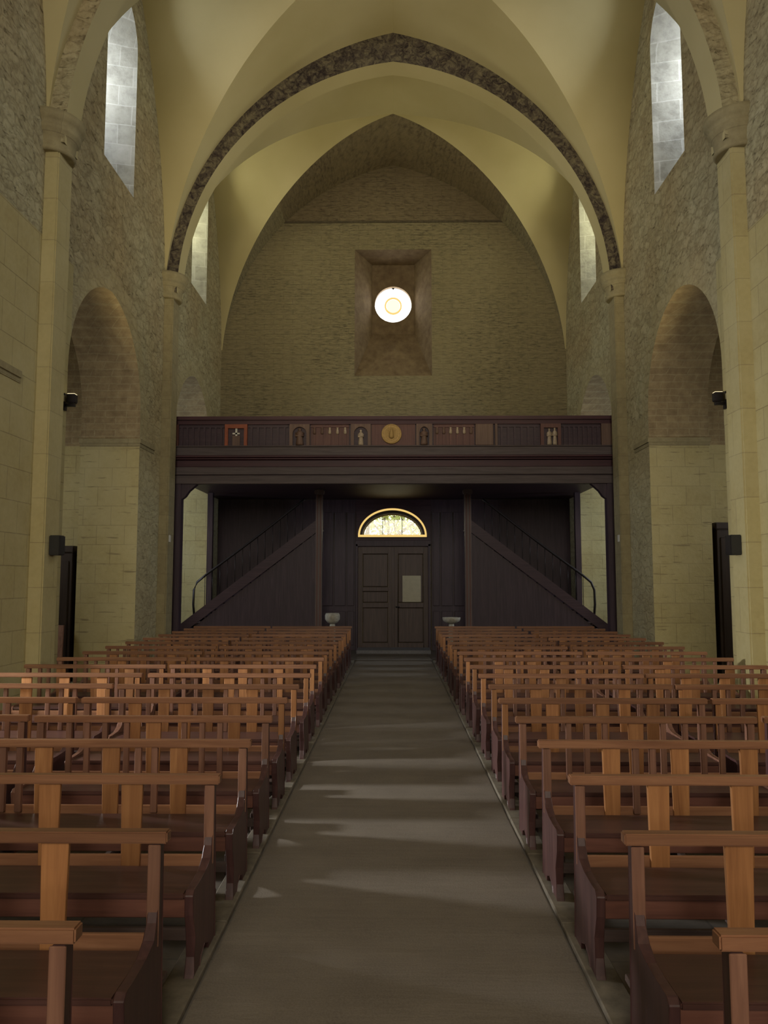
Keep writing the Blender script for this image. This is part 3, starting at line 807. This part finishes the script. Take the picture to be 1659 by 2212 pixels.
# lunette over the door
r = empty('window_lunette', (-0.03, YE, 3.24)); tag(r, kind='structure')
def ring(rx, rz, w, y0, y1, base=True):
    mb = MB(); N = 32
    o = [(rx*math.cos(PI*i/N), rz*math.sin(PI*i/N)) for i in range(N+1)]
    k = [((rx-w)*math.cos(PI*i/N), (rz-w)*math.sin(PI*i/N)) for i in range(N+1)]
    for i in range(N):
        p = [o[i], o[i+1], k[i+1], k[i]]
        mb.hexa([(p[0][0], y0, p[0][1]), (p[1][0], y0, p[1][1]), (p[2][0], y0, p[2][1]), (p[3][0], y0, p[3][1]), (p[0][0], y1, p[0][1]), (p[1][0], y1, p[1][1]), (p[2][0], y1, p[2][1]), (p[3][0], y1, p[3][1])])
    if base: mb.box(-rx, rx, y0, y1, -0.045, 0.02)
    return mb
mbl = MB(); N = 40
ra = [(0.985*math.cos(PI*i/N), 0.785*math.sin(PI*i/N)) for i in range(N+1)]; rb = [(0.92*math.cos(PI*i/N), 0.72*math.sin(PI*i/N)) for i in range(N+1)]
mbl.quadgrid([[(u, -0.10, v) for u, v in ra], [(u, 0.12, v) for u, v in rb]])
mbl.quadgrid([[(u*1.03, -0.10, v*1.03) for u, v in ra], [(u, -0.10, v) for u, v in ra]])
mbl.hexa([(-1.0, -0.12, -0.06), (1.0, -0.12, -0.06), (1.0, 0.14, -0.06), (-1.0, 0.14, -0.06), (-1.0, -0.12, -0.015), (1.0, -0.12, -0.015), (0.93, 0.14, 0.02), (-0.93, 0.14, 0.02)])
mbl.build('outer_frame', M['dark'], r)
bg_ = MB()
rc = [(0.975*math.cos(PI*i/N), 0.775*math.sin(PI*i/N)) for i in range(N+1)]; rd = [(0.925*math.cos(PI*i/N), 0.722*math.sin(PI*i/N)) for i in range(N+1)]
for i in range(N):
    p = [rc[i], rc[i+1], rd[i+1], rd[i]]
    bg_.hexa([(u, -0.115, v) for u, v in p] + [(u, -0.095, v) for u, v in p])
bg_.box(-0.975, 0.975, -0.128, -0.118, -0.045, 0.02)
bg_.build('glowing_border', M['border_glow'], r)  # added glowing band: paints the lit look of the frame, not real glazing
ring(0.93, 0.72, 0.07, 0.10, 0.30).build('inner_frame', M['iron'], r)
ring(0.86, 0.65, 0.035, 0.30, 0.36).build('sash', M['cream'], r)
MB().prism([(0.86*math.cos(PI*i/24), 0.65*math.sin(PI*i/24)) for i in range(25)], lambda u, v, d: (u, d, v), 0.33, 0.34).build('pane', M['glass'], r)
mb = MB()
mb.box(-0.29, -0.275, 0.32, 0.35, 0, 0.60); mb.box(0.275, 0.29, 0.32, 0.35, 0, 0.60); mb.build('glazing_bar', M['iron'], r)

# ------------------------------------------------------------------ stairs to the gallery
def stairs(sx, label):
    root = empty('staircase', (sx*6.2, 20.0, 0)); tag(root, label, 'staircase', 'stairs to the gallery')
    # local x: distance from the foot towards the middle
    X = lambda a: -sx*a
    sl = 0.77; n = 19; run_ = 4.3/n; rise = run_*sl
    st = MB()
    for i in range(n):
        st.box(*sorted((X(i*run_), X((i+1)*run_+0.02))), 0.06, 1.05, (i+1)*rise-0.045, (i+1)*rise)
    st.build('treads', M['darkv'], root)
    mb = MB().prism([(X(0), 0.0), (X(4.3), 4.3*sl-0.04), (X(4.3), 4.3*sl+0.28), (X(0), 0.28)], lambda u, v, d: (u, d, v), 0.0, 0.06)
    mb.build('stringer', M['dark'], root)
    mb = MB().prism([(X(0), 0.0), (X(4.3), 4.3*sl-0.04), (X(4.3), 4.3*sl+0.28), (X(0), 0.28)], lambda u, v, d: (u, d, v), 1.05, 1.10)
    mb.build('wall_stringer', M['dark'], root)
    MB().prism([(X(0.25), 0.0), (X(4.28), 0.0), (X(4.28), 4.28*sl-0.06), (X(0.25), 0.25*sl-0.06)], lambda u, v, d: (u, d, v), 0.02, 0.05).build('spandrel', M['darkv'], root)
    pts = []
    for i in range(13):
        a = 1.15 + 2.75*i/12
        pts.append((X(a), 0.03, 1.06 + sl*a - 0.03*math.sin(PI*i/12)))
    hr = MB().tube([(X(1.10), 0.03, 0.95), (X(1.06), 0.03, 1.35), (X(1.07), 0.03, 1.72), (X(1.15), 0.03, 1.92)] + pts[1:], 0.03, 8)
    hr.build('handrail', M['iron'], root)
    bl = MB()
    for i in range(14):
        a = 1.35 + 2.5*i/13; bl.tube([(X(a), 0.03, sl*a+0.2), (X(a), 0.03, 1.05+sl*a)], 0.008, 5)
    bl.build('balusters', M['iron'], root)
    MB().box(*sorted((X(1.30), X(1.44))), 0.35, 0.49, 1.05, 4.27).build('post', M['darkv'], root)
    return root
stairs(-1, 'dark wooden staircase with thin handrail climbing to the gallery, left of the door')
stairs(1, 'dark wooden staircase with thin handrail climbing to the gallery, right of the door')

# ------------------------------------------------------------------ small things
def font(x, y, label, flat):
    r = empty('holy_water_font', (x, y, 0)); tag(r, label, 'font', 'stone fonts by the entrance')
    MB().lathe([(0.16, 0), (0.16, 0.06), (0.09, 0.12), (0.07, 0.5), (0.075, 0.82), (0.06, 0.90)], n=20).build('pedestal', M['stonegrey'], r)
    if flat: pf = [(0.05, 0.90), (0.12, 0.93), (0.20, 0.97), (0.22, 1.02), (0.22, 1.06), (0.18, 1.06), (0.16, 1.0), (0.0, 0.985)]
    else: pf = [(0.05, 0.90), (0.13, 0.94), (0.18, 1.01), (0.185, 1.10), (0.165, 1.16), (0.14, 1.16), (0.14, 1.08), (0.0, 1.0)]
    MB().lathe(pf, n=24).build('basin', M['stonegrey'], r)
    return r
font(-1.50, 19.25, 'small round grey stone font at the back, left of the door', False)
font(1.42, 19.25, 'small flat-rimmed stone font at the back, right of the door', True)

def speaker(sx, label):
    r = empty('loudspeaker', (sx*(HW-PP), 10.93, 2.45)); tag(r, label, 'loudspeaker', 'loudspeakers on the piers')
    MB().box(*sorted((0.0, sx*-0.15)), -0.09, 0.09, -0.14, 0.14).bevel(0.01, 2).build('cabinet', M['black'], r)
    MB().box(*sorted((sx*-0.147, sx*-0.156)), -0.08, 0.08, -0.13, 0.13).build('grille', M['iron'], r)
    return r
speaker(-1, 'small black box loudspeaker on the left stone pier')
speaker(1, 'small black box loudspeaker on the right stone pier')
def flood(sx, label):
    r = empty('floodlight', (sx*5.0, 11.62, 4.70)); tag(r, label, 'lamp', 'floodlights on the piers')
    MB().box(*sorted((0, sx*-0.14)), -0.03, 0.03, -0.10, -0.06).box(*sorted((0, sx*0.03)), -0.05, 0.05, -0.16, 0.10).build('bracket', M['iron'], r)
    MB().box(*sorted((sx*-0.03, sx*-0.16)), -0.06, 0.06, -0.05, 0.09).bevel(0.012, 2).build('housing', M['iron'], r)
    MB().box(*sorted((sx*-0.04, sx*-0.15)), -0.05, 0.05, 0.088, 0.096).build('lens', mat_emit('lamp_lens', (1.0, 0.85, 0.5), 1.0), r)
    return r
flood(-1, 'small grey floodlight bracketed high on the left pier'); flood(1, 'small grey floodlight bracketed high on the right pier')
for sx, nm in ((-1, 'left'), (1, 'right')):
    p = MB().box(*sorted((0.0, sx*-0.014)), -0.06, 0.06, -0.075, 0.075).bevel(0.004).build('switch_plate', M['white'], None, (sx*(HW-PP), 16.70, 2.86))
    tag(p, 'tiny white switch plate on the pillar beside the gallery post, %s' % nm, 'switch', 'switch plates by the gallery')

def confessional(sx, label, H=2.5):
    r = empty('confessional', (sx*6.93, 15.52, 0)); tag(r, label, 'confessional', 'confessionals in the aisles')
    MB().box(-0.62, 0.62, -0.28, 0.34, 0.0, H).bevel(0.01).build('body', M['box'], r)
    MB().box(-0.65, 0.65, -0.31, 0.36, H, H+0.14).bevel(0.02, 2).build('cornice', M['box'], r)
    for a in (-0.56, 0.04):
        MB().box(a, a+0.52, -0.30, -0.27, 0.12, H-0.15).bevel(0.015).build('door', M['box'], r)
    return r
confessional(-1, 'tall dark wooden confessional in the left aisle behind the arcade')
confessional(1, 'tall dark wooden confessional in the right aisle behind the arcade', 2.95)
lb = MB()
lb.hexa([(0, 0, 0), (0.16, 0, 0), (0.16, 0.04, 0), (0, 0.04, 0), (-0.10, 0.30, 1.1), (0.06, 0.30, 1.1), (0.06, 0.34, 1.1), (-0.10, 0.34, 1.1)])
o = lb.build('board', M['post'], None, (-6.42, 14.75, 0)); tag(o, 'narrow brown board leaning beside the left confessional', 'board')

# ------------------------------------------------------------------ outside, seen through the lunette
gr = MB().box(-40, 40, YE+1.4, 80, -0.6, -0.3).build('ground', M['ground']); tag(gr, kind='structure')
def tree(x, y, h, seed, label):
    rr = random.Random(seed)
    r = empty('tree', (x, y, -0.3)); tag(r, label, 'tree', 'trees outside the door')
    mb = MB(); pts = [(0, 0, 0), (rr.uniform(-.2, .2), 0, h*0.35), (rr.uniform(-.4, .4), 0, h*0.65), (rr.uniform(-.6, .6), 0, h)]
    mb.tube(pts, [0.16, 0.13, 0.10, 0.04], 8)
    ends = []
    for k in range(9):
        f = rr.uniform(0.4, 0.95); z = h*f; an = rr.uniform(0, 2*PI); L = rr.uniform(1.0, 2.2)
        e = (math.cos(an)*L, math.sin(an)*L, z + L*0.8); ends.append(e)
        mb.tube([(0, 0, z), (e[0]*0.5, e[1]*0.5, z + L*0.5), e], [0.06, 0.04, 0.015], 6)
    mb.build('trunk', M['bark'], r)
    lf = MB()
    for e in ends + [pts[-1]]:
        for q in range(70):
            c = Vector(e) + Vector((rr.gauss(0, .55), rr.gauss(0, .55), rr.gauss(0.1, .42)))
            a = Vector((rr.uniform(-1, 1), rr.uniform(-1, 1), rr.uniform(-1, 1))).normalized()*0.10
            b = a.cross(Vector((rr.uniform(-1, 1), rr.uniform(-1, 1), rr.uniform(-1, 1)))).normalized()*0.06
            lf.bm.faces.new([lf.bm.verts.new(c+a), lf.bm.verts.new(c+b), lf.bm.verts.new(c-a), lf.bm.verts.new(c-b)])
    lf.build('foliage', M['leaf'], r)
for i, (x, y, h, lbl) in enumerate(((-1.25, 30, 4.6, 'slim leafy tree seen through the lunette, towards its left corner'), (-0.4, 37, 5.2, 'slim leafy tree seen through the lunette, left of its middle'),
                                    (0.55, 44, 6.0, 'slim leafy tree seen through the lunette, just right of its middle'), (1.6, 51, 6.6, 'slim leafy tree seen through the lunette, towards its right corner'))):
    tree(x, y, h, 20+i, lbl)

# ------------------------------------------------------------------ light
W = bpy.data.worlds.new('World'); S.world = W; W.use_nodes = True
bg = W.node_tree.nodes['Background']; bg.inputs[0].default_value = (1.0, 0.96, 0.82, 1); bg.inputs[1].default_value = 3.0

def area(name, loc, target, sx, sy, power, color, spread=PI):
    l = bpy.data.lights.new(name, 'AREA'); l.shape = 'RECTANGLE'; l.size = sx; l.size_y = sy; l.energy = power; l.color = color; l.spread = spread
    o = bpy.data.objects.new(name, l); COL.objects.link(o); o.location = loc
    o.rotation_euler = (Vector(target) - Vector(loc)).to_track_quat('-Z', 'Y').to_euler()
    o['kind'] = 'helper'
    return o
# daylight of the choir windows behind the camera
area('choir_window_light', (0, Y0+0.2, 8.0), (0, 14, 3.0), 6.5, 8.0, 1400, (1.0, 0.915, 0.76))
# clerestory windows
for sx in (-1, 1):
    for w in WIN_C[3:]:
        near = w < 17
        area('clerestory_light', (sx*(HW+WT-0.03), w, 11.1), (0, w, 10.0), 0.9, 2.4, 105 if near else 100, (0.86, 0.92, 1.0) if near else (1.0, 0.97, 0.60))
    for b in BAYS[3:]:
        low = sx < 0 and 7 < b < 8
        area('aisle_window_light', (sx*(AISLE-0.05), b, 2.4 if low else 3.4), (0, b, 0.4 if low else 1.2), 0.7 if low else 1.2, 0.5 if low else 2.6, 260 if low else (230 if b > 18 else 80), (0.80, 0.90, 1.0) if b > 18 else (0.97, 0.97, 0.94), math.radians(100) if low else PI)
# floodlights on the piers turned up at the vault
for sx in (-1, 1):
    l = bpy.data.lights.new('floodlight_beam', 'SPOT'); l.energy = 430; l.color = (1.0, 0.84, 0.46); l.spot_size = math.radians(92); l.spot_blend = 1.0; l.shadow_soft_size = 0.10
    o = bpy.data.objects.new('floodlight_beam', l); COL.objects.link(o); o.location = (sx*4.80, 11.62, 4.88)
    o.rotation_euler = (Vector((-sx*0.6, 18.0, 11.6)) - Vector(o.location)).to_track_quat('-Z', 'Y').to_euler()
    o['kind'] = 'helper'
# ------------------------------------------------------------------ camera
cam = bpy.data.cameras.new('camera'); co = bpy.data.objects.new('camera', cam); COL.objects.link(co)
FPX = 1680.0
cam.sensor_fit = 'VERTICAL'; cam.sensor_height = 36.0; cam.lens = FPX/2212*36.0
cam.clip_start = 0.05; cam.clip_end = 200
th = math.atan(149/FPX); psi = math.atan(20.5/FPX*math.cos(th))
F = Vector((-math.sin(psi)*math.cos(th), math.cos(psi)*math.cos(th), math.sin(th)))
co.location = (0, 0, 1.95)
co.rotation_euler = F.to_track_quat('-Z', 'Y').to_euler()
S.camera = co

S.view_settings.view_transform = 'Standard'; S.view_settings.look = 'None'
S.view_settings.exposure = 0.08; S.view_settings.gamma = 1.0; S.view_settings.use_curve_mapping = False
S.cycles.use_denoising = True; S.cycles.use_adaptive_sampling = True; S.cycles.adaptive_threshold = 0.03
S.cycles.max_bounces = 8; S.cycles.diffuse_bounces = 4; S.cycles.glossy_bounces = 3; S.cycles.transmission_bounces = 4; S.cycles.transparent_max_bounces = 8
S.cycles.sample_clamp_indirect = 4.0; S.cycles.caustics_reflective = False; S.cycles.caustics_refractive = False
